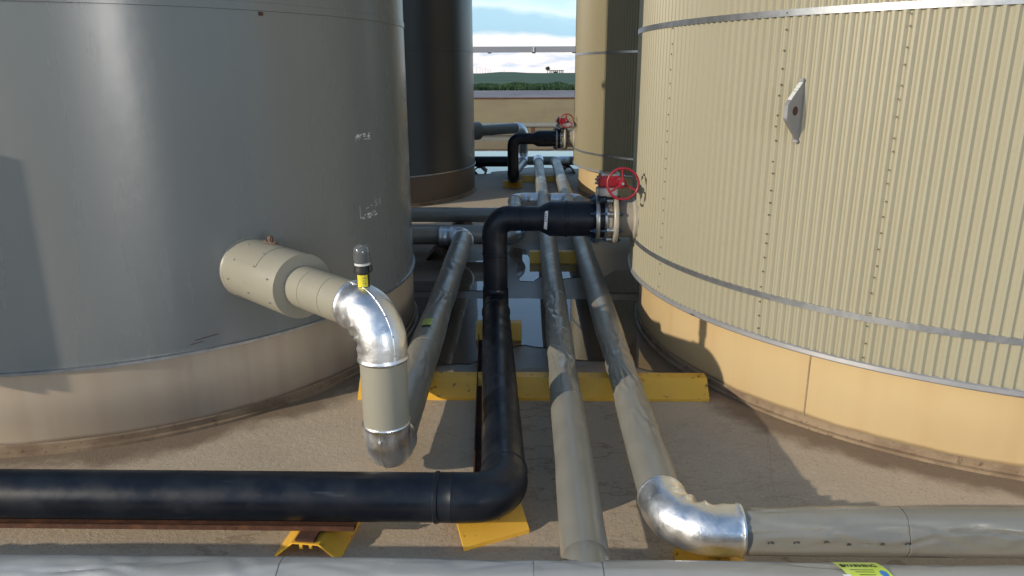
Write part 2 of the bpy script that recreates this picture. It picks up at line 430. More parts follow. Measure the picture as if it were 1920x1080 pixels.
def lathe(bm, prof, n, center, axis=(0, 0, 1)):
    """profile of (radius, height) turned round an axis"""
    pts = [Vector(center) + Vector(axis).normalized() * h for r, h in prof]
    u, v = frame(Vector(axis)); rings = []
    for p, (r, h) in zip(pts, prof):
        rings.append([bm.verts.new(p + (u * math.cos(2 * math.pi * k / n) + v * math.sin(2 * math.pi * k / n)) * r) for k in range(n)])
    for a, b in zip(rings[:-1], rings[1:]):
        for k in range(n): bm.faces.new((a[k], a[(k + 1) % n], b[(k + 1) % n], b[k]))
    return rings


def disc(bm, prof, n, center, axis):
    r = lathe(bm, prof, n, center, axis); bm.faces.new(r[0][::-1]); bm.faces.new(r[-1]); return bm


def hexbolt(bm, c, axis, rad, h, n=6):
    disc(bm, [(rad, 0), (rad, h * .8), (rad * .8, h)], n, c, axis); return bm


def studs(name, mat, parent, items):
    for (p, ax_, r_, h_, n_) in items:
        b_ = BM(); hexbolt(b_, Vector(p), Vector(ax_), r_, h_, n_); obj(name, b_, mat, parent)


def plate(bm, outline, depth_vec):
    a = [bm.verts.new(Vector(p)) for p in outline]; b = [bm.verts.new(Vector(p) + Vector(depth_vec)) for p in outline]
    n = len(a); bm.faces.new(a); bm.faces.new(b[::-1])
    for i in range(n): bm.faces.new((a[i], b[i], b[(i + 1) % n], a[(i + 1) % n]))
    return bm


# ------------------------------------------------------------------ ground, puddles, land beyond
bm = BM(); bmesh.ops.create_grid(bm, x_segments=1, y_segments=1, size=9000)
struct('ground', bm, 'liner', 'tan gritty containment floor between the tanks')


def sheet(pts, z):
    b = BM(); b.faces.new([b.verts.new((x, y, z)) for x, y in pts]); return b


struct('gravel', sheet([(-500, 26.4), (500, 26.4), (500, 95), (-500, 95)], .004), 'gravel', 'grey gravel yard beyond the low wall')
def terrain(x, y):
    t = max(0., min(1., (y - 120) / 430)); t = t * t * (3 - 2 * t)
    return .012 + t * (1.75 + .9 * noise.noise(Vector((x * .021 + 5, y * .0012, 0))) * (1 if x < 0 else .35) + 1.1 * math.exp(-((x + 19) / 14) ** 2 - ((y - 600) / 200) ** 2))


bm = BM(); NX, NY = 90, 40; grid = []
for j in range(NY + 1):
    y = 84 + (900 - 84) * (j / NY) ** 1.6; row = []
    for i in range(NX + 1):
        x = -450 + 900 * i / NX
        z = terrain(x, y)
        if j == NY: z = -.5
        row.append(bm.verts.new((x, y, z)))
    grid.append(row)
for j in range(NY):
    for i in range(NX): bm.faces.new((grid[j][i], grid[j][i + 1], grid[j + 1][i + 1], grid[j + 1][i]))
struct('field', bm, 'grass', 'green farm field rolling to the horizon')
bm = BM(); rnd = random.Random(4)
for k in range(24000):
    x = rnd.uniform(-32, 32); y = rnd.uniform(79, 87); h = .34 + .45 * noise.noise(Vector((x * .5, y * .3, 2))) + rnd.uniform(0, .16)
    if h < .12: continue
    w_ = rnd.uniform(.04, .10); a = rnd.uniform(0, 3.14); lx, ly = rnd.uniform(-.2, .2), rnd.uniform(-.2, .2)
    c, s_ = math.cos(a) * w_, math.sin(a) * w_
    bm.faces.new([bm.verts.new((x - c, y - s_, 0)), bm.verts.new((x + c, y + s_, 0)), bm.verts.new((x + lx + c * .6, y + ly, h)), bm.verts.new((x + lx, y + ly, h + .12))])
tag(obj('weeds', bm, 'weed', smooth=False), 'dark green strip of tall weeds along the edge of the field', 'weeds', kind='stuff')


def puddle(outline, label, z=.004, seed=0, amp=.035, sub=14, closed=True):
    pts = []
    n = len(outline)
    for i in range(n):
        a, b = Vector(outline[i]), Vector(outline[(i + 1) % n])
        m = max(2, int((b - a).length / .05)); m = min(m, 60)
        for k in range(m):
            p = a.lerp(b, k / m); q = Vector((p.x * 3.1, p.y * 3.1, seed))
            pts.append((p.x + amp * noise.noise(q) + amp * .5 * noise.noise(q * 3), p.y + amp * noise.noise(q + Vector((9, 9, 9))) + amp * .5 * noise.noise(q * 3 + Vector((4, 4, 4)))))
    b = BM(); b.faces.new([b.verts.new((x, y, z)) for x, y in pts]); bmesh.ops.triangulate(b, faces=b.faces[:])
    return struct('water', b, 'water', label)


puddle([(-1.6, 4.05), (-.7, 4.18), (-.35, 4.16), (-.2, 4.4), (-.02, 4.50), (.16, 4.42), (.3, 4.25), (.55, 4.2), (.9, 3.98), (1.3, 4.1), (1.5, 5.48), (.86, 5.48), (.2, 5.52), (-.3, 5.52), (-.9, 5.55), (-1.6, 5.4)], 'wide puddle between the tanks in front of the lapped seam', seed=1)
puddle([(-1.6, 5.72), (-.9, 5.72), (-.30, 5.76), (-.20, 5.9), (-.24, 6.6), (-.3, 6.75), (-.9, 6.72), (-1.6, 6.7)], 'dark puddle beside the left tank under the grey pipe', seed=2, amp=.03)
puddle([(.05, 6.02), (.12, 6.2), (.30, 6.1), (.5, 6.2), (.62, 6.5), (.4, 6.62), (.05, 6.58), (-.02, 7.2), (-.16, 7.3), (-.19, 7.05), (-.10, 6.7), (-.09, 6.2), (-.06, 6.03)], 'small bright puddle between black riser and yellow support', seed=3, amp=.012)
puddle([(.62, 5.68), (1.3, 5.7), (1.3, 6.2), (.8, 6.4), (.62, 6.1)], 'dark puddle beside the right tank base', seed=5, amp=.03)
puddle([(-9, 12.9), (-.8, 13.0), (0, 13.9), (.5, 13.8), (3, 13.0), (9, 12.9), (9, 25.9), (-9, 25.9)], 'broad sheet of standing water in front of the low wall', seed=4, amp=.12)


# ------------------------------------------------------------------ tanks
def ring_band(cx, cy, r0, r1, z0, z1, n=160):
    b = BM(); lathe(b, [(r0, z0), (r1, z0), (r1, z1), (r0, z1), (r0, z0)], n, (cx, cy, 0)); return b


LX, LY, LR = -2.6435, 4.849, 1.843
RX, RY, RR = 2.865, 4.841, 2.0775
HT = 6.1


def smooth_tank(cx, cy, label, paint='grey_paint', low='tan_paint'):
    t = thing('storage_tank', label, 'tank', (cx, cy, 0), 'smooth grey tanks in the left row')
    b = BM(); n = 240
    lathe(b, [(LR - .003, .407), (LR + .002, .415), (LR, .43), (LR, 1.984), (LR + .004, 1.986), (LR + .004, 2.02), (LR, 2.022), (LR, 4.0), (LR, HT)], n, (cx, cy, 0))
    obj('shell', b, paint, t)
    b = BM(); lathe(b, [(LR, HT), (LR + .03, HT), (LR + .03, HT + .05), (.02, HT + .42)], 96, (cx, cy, 0)); obj('roof', b, paint, t)
    b = BM(); lathe(b, [(LR + .003, .395), (LR + .012, .397), (LR + .012, .41), (LR - .002, .413)], n, (cx, cy, 0)); obj('drip_edge', b, 'galvanised', t)
    b = BM(); lathe(b, [(LR - .006, .05), (LR - .006, .395)], n, (cx, cy, 0)); obj('skirt', b, low, t)
    b = BM(); lathe(b, [(LR + .02, .0), (LR + .02, .014), (LR + .003, .018), (LR + .003, .046), (LR - .006, .052)], n, (cx, cy, 0)); obj('bottom_rim', b, 'rim_paint', t)
    return t


def ribbed_tank(cx, cy, label, clad='beige_cladding'):
    t = thing('insulated_tank', label, 'tank', (cx, cy, 0), 'ribbed beige tanks in the right row')
    b = BM(); ri = RR + .069; d = .0125; cnt = 322; rows = [.425, HT]
    vs = []
    for k in range(cnt):
        for f, o in ((0, 0), (.17, 0), (.46, d), (.71, d)):
            a = 2 * math.pi * (k + f) / cnt + math.pi
            vs.append([b.verts.new((cx + (ri + o) * math.cos(a), cy + (ri + o) * math.sin(a), z)) for z in rows])
    for i in range(len(vs)):
        p, q = vs[i], vs[(i + 1) % len(vs)]
        b.faces.new((p[0], q[0], q[1], p[1]))
    obj('cladding', b, clad, t, smooth=False)
    ro = ri + d
    b = BM(); lathe(b, [(ro - .02, HT), (ro + .03, HT), (ro + .03, HT + .05), (.02, HT + .42)], 96, (cx, cy, 0)); obj('roof', b, 'beige_cladding', t)
    for z in (.642, 1.955, 3.27, 4.58):
        obj('band', ring_band(cx, cy, ro - .006, ro + .0035, z - .0145, z + .0145), 'galvanised', t)
    b = BM(); lathe(b, [(ro - .05, .404), (ro + .006, .406), (ro + .010, .412), (ro + .006, .43), (ro - .002, .436)], 240, (cx, cy, 0)); obj('drip_edge', b, 'weathered_paint', t)
    b = BM(); lathe(b, [(RR, .05), (RR, .44)], 240, (cx, cy, 0)); obj('skirt', b, 'yellow_tan_paint', t)
    b = BM(); lathe(b, [(RR + .025, .0), (RR + .025, .014), (RR + .007, .018), (RR + .007, .046), (RR, .052)], 240, (cx, cy, 0)); obj('bottom_rim', b, 'rim_paint', t)
    # nozzle towards -X
    nz_ = BM(); disc(nz_, [(.122, -.08), (.122, .115), (.119, .12)], 48, (cx - ro, cy - .021, .775), (-1, 0, 0)); o = obj('nozzle', nz_, 'warm_grey_paint', t)
    nf = BM(); disc(nf, [(.140, -.006), (.140, .010), (.124, .022)], 48, (cx - ro, cy - .021, .775), (-1, 0, 0)); obj('sealant_collar', nf, 'zinc_cream', o)
    return t


tL = smooth_tank(LX, LY, 'nearest smooth grey tank on the left, with the insulated outlet nozzle')
tR = ribbed_tank(RX, RY, 'nearest ribbed beige tank on the right, with the triangular lifting lug')
tFL = smooth_tank(-2.64, 11.1, 'smooth grey tank farther back, behind the nearest left tank, in shade', 'shaded_grey_paint', 'shaded_tan_paint')
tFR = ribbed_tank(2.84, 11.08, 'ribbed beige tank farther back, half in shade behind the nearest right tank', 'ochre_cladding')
ro = RR + .0745 + .0095

# scuffs and chalk writing on the left tank
MATS['chalk'] = MATS['label_white'].copy(); MATS['chalk'].node_tree.nodes['Principled BSDF'].inputs['Roughness'].default_value = .9


def on_left(az, z, dr=.002): return Vector((LX + (LR + dr) * math.cos(az), LY + (LR + dr) * math.sin(az), z))


def chalk(strokes, az0, z0):
    b = BM()
    for (x0, y0, x1, y1, w_) in strokes:
        a = Vector((x0, y0)); c = Vector((x1, y1)); d = (c - a); n_ = Vector((-d.y, d.x)).normalized() * w_ / 2
        b.faces.new([b.verts.new(on_left(az0 + q.x / LR, z0 + q.y, .0012)) for q in (a - n_, c - n_, c + n_, a + n_)])
    return b


# ------------------------------------------------------------------ right tank details
def on_right(u_, z, dr=0.):
    return Vector((RX + (ro + dr) * math.cos(u_), RY + (ro + dr) * math.sin(u_), z))


aL = math.atan2(3.435 - RY, 1.225 - RX)
N_ = Vector((math.cos(aL), math.sin(aL), 0)); T_ = Vector((-math.sin(aL), math.cos(aL), 0))
b0 = on_right(aL, 0)
prof = [(-.03, 1.400), (-.03, 1.662), (.004, 1.662), (.106, 1.572), (.115, 1.560), (.115, 1.505), (.108, 1.494), (.004, 1.408)]
bm = BM(); outl = [b0 + N_ * r_ + Vector((0, 0, z)) - T_ * .009 for r_, z in prof]; plate(bm, outl, T_ * .018)
lug = obj('lifting_lug', bm, 'weathered_paint', tR, smooth=False)
bm = BM(); hc = b0 + N_ * .052 + Vector((0, 0, 1.535))
sweep(bm, [hc + (N_ * math.cos(t_) + Vector((0, 0, 1)) * math.sin(t_)) * .021 - T_ * .0098 for t_ in [2 * math.pi * k / 28 for k in range(29)]], .0022, 8, False)
obj('hole_rim', bm, 'weathered_paint', lug)
bm = BM(); disc(bm, [(.020, -.0104), (.020, .0104)], 28, hc, T_); obj('hole', bm, 'rust', lug)
for (z0, z1, r0_) in ((1.662, 1.672, .006), (1.395, 1.404, .006)):
    bm = BM(); box(bm, b0 + N_ * r0_ + Vector((0, 0, (z0 + z1) / 2)), (.022, .026, .014), Matrix.Rotation(aL, 3, 'Z'), .003); obj('sealant', bm, 'weathered_paint', lug)
for (f0, f1) in ((.03, .30), (.36, .44), (.52, .86)):
    pa = Vector((.004, 1.6645)).lerp(Vector((.106, 1.5745)), f0); pb = Vector((.004, 1.6645)).lerp(Vector((.106, 1.5745)), f1)
    bm = BM(); plate(bm, [b0 + N_ * q.x + Vector((0, 0, q.y + dz_)) - T_ * .0095 for q, dz_ in ((pa, -.003), (pa, .0018), (pb, .0018), (pb, -.003))], T_ * .019); obj('paint_flake', bm, 'caulk', lug)
# vertical seam in the skirt and screws in the cladding laps
sa = R(-135.5)
bm = BM(); q0 = Vector((RX + (RR + .0012) * math.cos(sa), RY + (RR + .0012) * math.sin(sa), .225)); box(bm, q0, (.004, .007, .345), Matrix.Rotation(sa, 3, 'Z')); obj('skirt_seam', bm, 'rim_paint', tR)
sb = BM(); hexbolt(sb, tR.location, (1, 0, 0), .0042, .0045); proto = None
rs = random.Random(3)
for a_deg, nsc in ((195.9, 20), (217.7, 22), (231.6, 22)):
    for k in range(nsc):
        a = R(a_deg + rs.uniform(-.12, .12)); z = .47 + 1.47 * k / (nsc - 1) + rs.uniform(-.015, .015)
        p = on_right(a, z, -.002)
        if proto is None:
            proto = obj('screw', sb, 'dark_screw', tR); proto.location = p - tR.location; proto.rotation_euler = (0, 0, a)
            continue
        c = proto.copy(); COL.objects.link(c); c.parent = tR; c.location = p - tR.location; c.rotation_euler = (0, 0, a)

# ------------------------------------------------------------------ pipe supports
def prof_of(tw, bw=.122):
    return [(-bw, 0), (-bw, .015), (-tw, .1), (tw, .1), (bw, .015), (bw, 0), (bw - .009, 0), (bw - .009, .011), (tw - .004, .092), (-tw + .004, .092), (-bw + .009, .011), (-bw + .009, 0)]


def stand(c, length, rotz, label, mat='yellow_paint', scale=1., hs=1., tw=.036):
    t = thing('pipe_stand', label, 'pipe support', (c[0], c[1], 0), 'yellow folded steel pipe supports')
    M_ = Matrix.Rotation(rotz, 3, 'Z'); off = Vector((c[0], c[1], 0))
    b = BM(); outl = [M_ @ Vector((-length / 2, y * scale, z * hs)) + off for y, z in prof_of(tw)]
    plate(b, outl, M_ @ Vector((length, 0, 0))); obj('folded_plate', b, mat, t, smooth=False)
    return t


s1 = stand((.03, 3.775), 1.90, 0, 'long yellow support crossing under all four pipes')
b = BM(); disc(b, [(.024, 0), (.024, .003), (.018, .003)], 24, (.80, 3.775, .1), (0, 0, 1)); obj('hole_plug', b, 'yellow_paint', s1)
stand((.235, 6.73), .43, 0, 'yellow support under the two middle grey pipes behind the small bright puddle')
stand((-.19, 4.68), .30, 0, 'short yellow support under the black pipe just past its riser')
stand((-.165, 2.51), .27, R(26), 'skewed yellow support under the front black elbow')
s5 = stand((-.785, 2.45), .34, R(84), 'yellow support with rusty end under the front black pipe run', hs=.70, tw=.052)
b = BM(); box(b, (-.80, 2.335, .0765), (.075, .10, .012), Matrix.Rotation(R(-6), 3, 'Z'), .003); obj('shim', b, 'rust', s5)
for dx in (-.02, .015):
    b = BM(); box(b, (-.80 + dx, 2.288, .055), (.011, .008, .02)); obj('tab', b, 'yellow_paint', s5)
stand((-.225, 2.70), .10, R(5), 'yellow support stub behind the front black elbow')
stand((.66, 2.17), .34, R(90), 'yellow support under the front right grey pipe elbow')
stand((-.84, 7.0), .5, R(90), 'dark open support under the nearer cross pipe beside the left tank', 'rust')
stand((-.76, 8.1), .7, R(90), 'dark open support under the farther cross pipe beside the left tank', 'rust')
stand((.26, 12.08), .74, 0, 'far yellow support under the pale middle pipes', 'yellow_paint')
stand((-.235, 11.45), .30, 0, 'far yellow support under the distant black riser', 'yellow_paint')
stand((.72, 13.3), .5, R(90), 'dark support under the far right cross pipe', 'rust')
stand((-.86, 13.3), .5, R(90), 'dark support under the far black pipe beside the shaded tank', 'rust')

# ------------------------------------------------------------------ insulated pipes
ZP = .19
# pipe A: left tank outlet, riser and long run
rad = Vector((.737, -.676, 0)).normalized(); base = Vector((-.589, 2.795, .775)) - rad * 2.905
P = lambda t: base + rad * t
pA = thing('insulated_pipe', 'grey jacketed outlet pipe from the left tank nozzle with a vented silver elbow', 'pipe', (-.6, 2.8, 0), 'grey insulated pipes')
b = BM(); disc(b, [(.150, 1.70), (.150, 1.815), (.160, 1.82), (.158, 1.842), (.151, 1.850), (.150, 1.87), (.150, 2.317), (.149, 2.320), (.105, 2.321)], 64, base, rad)
col = obj('collar', b, 'cream_jacket', pA)
side = Vector((-.676, -.737, 0)).normalized()


def on_collar(t, ang, r_): return P(t) + (Vector((0, 0, 1)) * math.cos(ang) + side * math.sin(ang)) * r_


b = BM(); angs = [R(-8 + 66 * k / 14) for k in range(15)]
G = [[b.verts.new(on_collar(t_, a_, r_)) for a_ in angs] for t_, r_ in ((1.93, .1485), (1.93, .1528), (2.14, .1528), (2.14, .1485))]
for p_, q_ in ((0, 1), (1, 2), (2, 3), (3, 0)):
    for k in range(14): b.faces.new((G[p_][k], G[q_][k], G[q_][k + 1], G[p_][k + 1]))
for k in (0, 14): b.faces.new([G[p_][k] for p_ in range(4)])
obj('inspection_plate', b, 'cream_jacket', col)
b = BM(); hb = on_collar(2.04, R(-4), .155)
box(b, hb + Vector((0, 0, .004)), (.085, .018, .007), Matrix.Rotation(R(-30), 3, 'Z'), .002)
for k in (-.034, .034): hexbolt(b, hb + Vector((k * .85, -k * .5, .006)), (0, 0, 1), .010, .009)
box(b, hb + Vector((0, 0, .022)), (.030, .020, .030), Matrix.Rotation(R(-30), 3, 'Z'), .005); obj('latch', b, 'old_steel', col)
for t_, a_ in ((1.94, 57), (2.13, 57), (1.94, 20), (2.13, 30), (1.90, 95), (2.08, 108), (2.27, 70), (2.27, 112), (1.90, 130)): studs('rivet', 'galvanised', col, [(on_collar(t_, R(a_), .152), on_collar(t_, R(a_), 1) - P(t_), .0045, .0045, 6)])
b = jacket_run(line(P(2.29), P(2.74), .02), .096, (.14, .30), 5, .002); obj('jacket', b, 'cream_jacket', pA)
cornU = P(2.905)
up = ext(arc(cornU, rad, (0, 0, -1), .14, 44), .05, .055)
eU = obj('elbow', elbow_bm(up, .101, .016, 3, .005, 72), 'aluminium', pA)
# centre seam of the elbow
b = BM(); sd = Vector((.676, .737, 0)).normalized()
outer = []
for i, p in enumerate(up):
    t_ = (up[min(i + 1, len(up) - 1)] - up[max(0, i - 1)]).normalized(); nrm_ = t_.cross(sd).normalized()
    nrm_ = nrm_ if nrm_.dot(p - (up[0] + up[-1]) / 2) > 0 else -nrm_
    outer.append(p + (nrm_ * math.cos(R(-8)) + sd * math.sin(R(-8))).normalized() * .1018)
sweep(b, outer, .0022, 8); obj('seam', b, 'aluminium', eU)
studs('rivet', 'galvanised', eU, [(outer[min(q, len(outer) - 1)], outer[min(q, len(outer) - 1)] - up[min(q, len(up) - 1)], .0045, .004, 8) for q in (6, 16, 26, 36, 46, 56)])
zt = up[-1].z; XA, YA = cornU.x, cornU.y
cornD = Vector((XA, YA, ZP - .037)); XL = -.612
dn = ext(arc(cornD, (0, 0, -1), (0, 1, 0), .100, 24), .055, .05)
b = jacket_run(line((XA, YA, zt + .005), (XA, YA, dn[0].z - .005), .02), .096, (), 6, .001); obj('riser', b, 'cream_jacket', pA)
eD = obj('elbow', elbow_bm(dn, .0985, .0, 4, .004, 56), 'aluminium', pA)
b = BM(); inner = [Vector((XA - .012, p.y, p.z)) for p in dn]; outs = []
for i, p in enumerate(dn):
    t_ = (dn[min(i + 1, len(dn) - 1)] - dn[max(0, i - 1)]).normalized(); nrm_ = t_.cross(Vector((1, 0, 0))).normalized()
    nrm_ = nrm_ if nrm_.y < 0 or nrm_.z < -.5 else -nrm_
    outs.append(p + (nrm_ + Vector((-.12, 0, 0))).normalized() * .0992)
sweep(b, outs, .002, 8); obj('seam', b, 'aluminium', eD)
b = BM(); hexbolt(b, outs[9], outs[9] - dn[9], .006, .005, 8); obj('rivet', b, 'caulk', eD)
b = jacket_run(line((XA, dn[-1].y - .005, ZP - .037), (XL, 6.80, ZP), .022), .0935, (1.0, 1.95, 2.9, 3.4), 2, .013, 72, -.3, .15, [(.55, .3), (1.75, .25), (2.6, .2)]); obj('jacket', b, 'jacket', pA)
ea = ext(arc((XL, 6.93, ZP), (0, 1, 0), (-1, 0, 0), .13, 18), .02, .10)
obj('elbow', elbow_bm(ea, .1, .009, 8, .004), 'aluminium', pA)
# sight-vent on the top elbow
vc = Vector((-.668, 2.87, .870))
b = BM(); disc(b, [(.026, -.03), (.026, .062)], 28, vc, (0, 0, 1)); vent = obj('vent_stem', b, 'rubber', pA)
b = BM()
for k in range(15):
    pass
ang0 = math.atan2(-vc.y, -vc.x); vv_ = []
for k in range(13):
    a = ang0 + R(-58 + 100 * k / 12); vv_.append([b.verts.new(vc + Vector((math.cos(a) * .0268, math.sin(a) * .0268, z))) for z in (.002, .052)])
for k in range(12): b.faces.new((vv_[k][0], vv_[k + 1][0], vv_[k + 1][1], vv_[k][1]))
obj('yellow_label', b, 'label_yellow', vent)
b = BM()
for k, (aa, z, wd) in enumerate(((8, .040, .012), (5, .028, .009), (10, .018, .012))):
    a = ang0 + R(aa); box(b, vc + Vector((math.cos(a) * .0272, math.sin(a) * .0272, z)), (.0012, wd, .0022), Matrix.Rotation(a, 3, 'Z'))
obj('print', b, 'dark_screw', vent)
b = BM(); disc(b, [(.030, .056), (.034, .058), (.034, .074), (.031, .078), (.031, .090)], 32, vc, (0, 0, 1)); box(b, vc + Vector((.036, -.012, .078)), (.014, .012, .026), None, .003); obj('vent_ring', b, 'rubber', vent)
b = BM(); disc(b, [(.0315, .090), (.0315, .100)], 32, vc, (0, 0, 1)); obj('gasket', b, 'caulk', vent)
b = BM()
for k in range(16):
    a = 2 * math.pi * k / 16; box(b, vc + Vector((math.cos(a) * .024, math.sin(a) * .024, .120)), (.004, .004, .038), Matrix.Rotation(a, 3, 'Z'))
disc(b, [(.025, .098), (.025, .135)], 20, vc, (0, 0, 1)); obj('vent_core', b, 'rubber', vent)
b = BM(); disc(b, [(.0335, .100), (.0335, .145), (.031, .158), (.024, .169), (.012, .175), (.004, .176)], 36, vc, (0, 0, 1)); obj('vent_cap', b, 'clear_plastic', vent)
# lime sticker on the run
b = BM(); sy = 4.15; aa0 = R(62)


def wrap_strip(bm_, axis_pt, ax, r_, a0, a1, x0, x1, up_=Vector((0, 0, 1)), m=8):
    ax = Vector(ax).normalized(); sdv = ax.cross(up_).normalized(); rows_ = []
    for k in range(m + 1):
        a = a0 + (a1 - a0) * k / m; d = up_ * math.cos(a) + sdv * math.sin(a)
        rows_.append([bm_.verts.new(Vector(axis_pt) + ax * x + d * r_) for x in (x0, x1)])
    for k in range(m): bm_.faces.new((rows_[k][0], rows_[k][1], rows_[k + 1][1], rows_[k + 1][0]))


sxp = (XA + (XL - XA) * .33, 4.16, ZP - .025)
b = BM(); wrap_strip(b, sxp, (0, 1, 0), .0965, R(-22), R(12), -.01, .10); st = obj('lime_sticker', b, 'label_lime', pA)
b = BM(); wrap_strip(b, sxp, (0, 1, 0), .0968, R(-20), R(12), -.038, -.008)
for k in range(6): wrap_strip(b, sxp, (0, 1, 0), .0970, R(-18 + 5 * k), R(-16.6 + 5 * k), .005, .085, m=2)
obj('sticker_print', b, 'ink', st)

# pipe B: middle-left grey run (g1), pipe C: middle-right grey run with front silver elbow (g2)
pB = thing('insulated_pipe', 'creased grey pipe running straight back from the foreground pipe beside the black pipe', 'pipe', (.19, 2.0, 0), 'grey insulated pipes')
b = jacket_run(line((.19, 1.95, ZP), (.19, 13.22, ZP), .018), .0805, (1.25, 1.72, 2.15, 2.9, 3.9, 5.2, 6.6, 8.0, 9.4, 10.4), 11, .019, 88, -.35, .1, [(1.75, .42), (2.6, .40)]); obj('jacket', b, 'jacket', pB)
b = BM(); js = [(1.90, .0820), (1.97, .0820), (2.03, .0820), (2.034, .0800)]
sweep(b, [(.19, y_, ZP) for y_, r_ in js], [r_ for y_, r_ in js], 64, False); obj('joint_collar', b, 'jacket', pB)
b = sweep(BM(), line((.19, 13.0, ZP), (.19, 13.25, ZP + .03), .03), .092, 40); obj('end_cover', b, 'aluminium', pB)
pC = thing('insulated_pipe', 'grey pipe with a dented silver elbow turning right in the foreground', 'pipe', (.494, 2.2, 0), 'grey insulated pipes')
XC, YC = .497, 2.205
ec = arc((XC, YC, ZP + .005), (0, -1, 0), (1, 0, 0), .155, 44); ecx = ext(ec, .05, .08)
b = jacket_run(line((XC, 13.1, ZP), (XC, ecx[0].y - .01, ZP + .005), .02), .083, (1.5, 2.9, 4.3, 5.7, 6.6, 7.5, 8.4, 9.35, 10.1), 23, .015, 88, -.35, .1, [(9.25, .22), (9.75, .35), (10.2, .2)]); obj('jacket', b, 'jacket', pC)
eC = obj('elbow', elbow_bm(ecx, .0875, .016, 9, .004, 72), 'aluminium', pC)
for i_, an in ((44, 70), (62, 66)):
    p = ecx[min(i_, len(ecx) - 1)]; t_ = (ecx[min(i_ + 1, len(ecx) - 1)] - ecx[i_ - 1]).normalized(); ou = t_.cross(Vector((0, 0, 1))).normalized()
    d = (Vector((0, 0, 1)) * math.cos(R(an)) + ou * math.sin(R(an)))
    studs('rivet', 'caulk', eC, [(p + d * .087, d, .0065, .004, 12)])
b = jacket_run(line((ecx[-1].x - .01, YC, ZP + .005), (2.4, YC, ZP + .005), .02), .083, (.55, 1.2), 31, .014, 72, -.1, .3); hj = obj('jacket', b, 'jacket', pC)
pr = None
for k, x in enumerate((.80, .885, .985, 1.06, 1.17, 1.25)):
    d = Vector((0, -math.sin(R(58)), math.cos(R(58)) * .62)).normalized(); d = Vector((0, -.93, .10)).normalized()
    if pr is None:
        sb = BM(); hexbolt(sb, Vector((x, YC, ZP + .005)) + d * .0825, d, .0048, .004, 8); pr = obj('screw', sb, 'dark_screw', pC); x0s = x
    else:
        c = pr.copy(); COL.objects.link(c); c.parent = pC; c.location = (x - x0s, 0, rs.uniform(-.006, .006))
ex_ = ext(arc((XC, 13.27, ZP), (0, 1, 0), (1, 0, 0), .12, 14), .04, .12)
obj('elbow', elbow_bm(ex_, .090, .006, 12, .004), 'aluminium', pC)

# pipe D: foreground header with the warning sticker
pD = thing('insulated_pipe', 'sky-lit grey foreground pipe crossing the bottom edge, with a lime warning sticker', 'pipe', (0, 1.9, 0), 'grey insulated pipes')
YD, RD = 1.895, .0885
b = jacket_run(line((-2.6, YD, ZP), (2.4, YD, ZP), .02), RD, (1.85, 2.62, 2.83, 3.6, 4.3), 41, .012, 80, -.15, .25); obj('jacket', b, 'skylit_jacket', pD)
sx0 = 1.003


def skew(b):
    for v in b.verts: v.co.x += (math.atan2(YD - v.co.y, v.co.z - ZP) - R(5)) * RD * .42
    return b


def bend_text(txt, size, cx, ang_c, r_, mat, parent, name='text', bold=.0):
    cu = bpy.data.curves.new(name, 'FONT'); cu.body = txt; cu.size = size; cu.align_x = 'CENTER'; cu.align_y = 'CENTER'; cu.offset = bold; cu.resolution_u = 3
    to = bpy.data.objects.new(name, cu); COL.objects.link(to)
    bpy.context.view_layer.update()
    me = bpy.data.meshes.new_from_object(to.evaluated_get(bpy.context.evaluated_depsgraph_get()))
    bpy.data.objects.remove(to)
    b = BM(); b.from_mesh(me); bpy.data.meshes.remove(me)
    for v in b.verts:
        a = ang_c - v.co.y / r_
        v.co.x += (a - R(5)) * r_ * .42
        v.co = Vector((cx + v.co.x, YD - math.sin(a) * r_, ZP + math.cos(a) * r_))
    return obj(name, b, mat, parent, smooth=False)


b = BM(); wrap_strip(b, (sx0, YD, ZP), (1, 0, 0), RD + .0035, R(-20), R(31), -.066, .066, m=14); wst = obj('warning_sticker', skew(b), 'label_lime', pD)
b = BM(); wrap_strip(b, (sx0 - .068, YD, ZP), (1, 0, 0), RD + .0037, R(17), R(33), -.012, .012, m=6); obj('sticker_edge', skew(b), 'label_white', wst)
bend_text('WARNING', .0205, sx0 - .002, R(-5), RD + .0042, 'ink', wst, 'warning_text', .0006)
b = BM(); wrap_strip(b, (sx0 - .054, YD, ZP), (1, 0, 0), RD + .0042, R(-9), R(0), -.006, .005, m=4); obj('alert_mark', skew(b), 'ink', wst)
for a_, x0, x1 in ((6, -.045, .025), (11, -.035, .022), (17, -.03, .018)):
    b = BM(); wrap_strip(b, (sx0, YD, ZP), (1, 0, 0), RD + .0041, R(a_), R(a_ + 1.4), x0, x1, m=2); obj('print_line', skew(b), 'ink', wst)
b = BM(); rr_ = RD + .0044
vs = []
for k in range(20):
    a = 2 * math.pi * k / 20; aa = R(15) + math.sin(a) * .012 / rr_; vs.append(b.verts.new((sx0 + .045 + math.cos(a) * .011, YD - math.sin(aa) * rr_, ZP + math.cos(aa) * rr_)))
b.faces.new(vs); obj('round_mark', skew(b), 'ink_blue', wst)

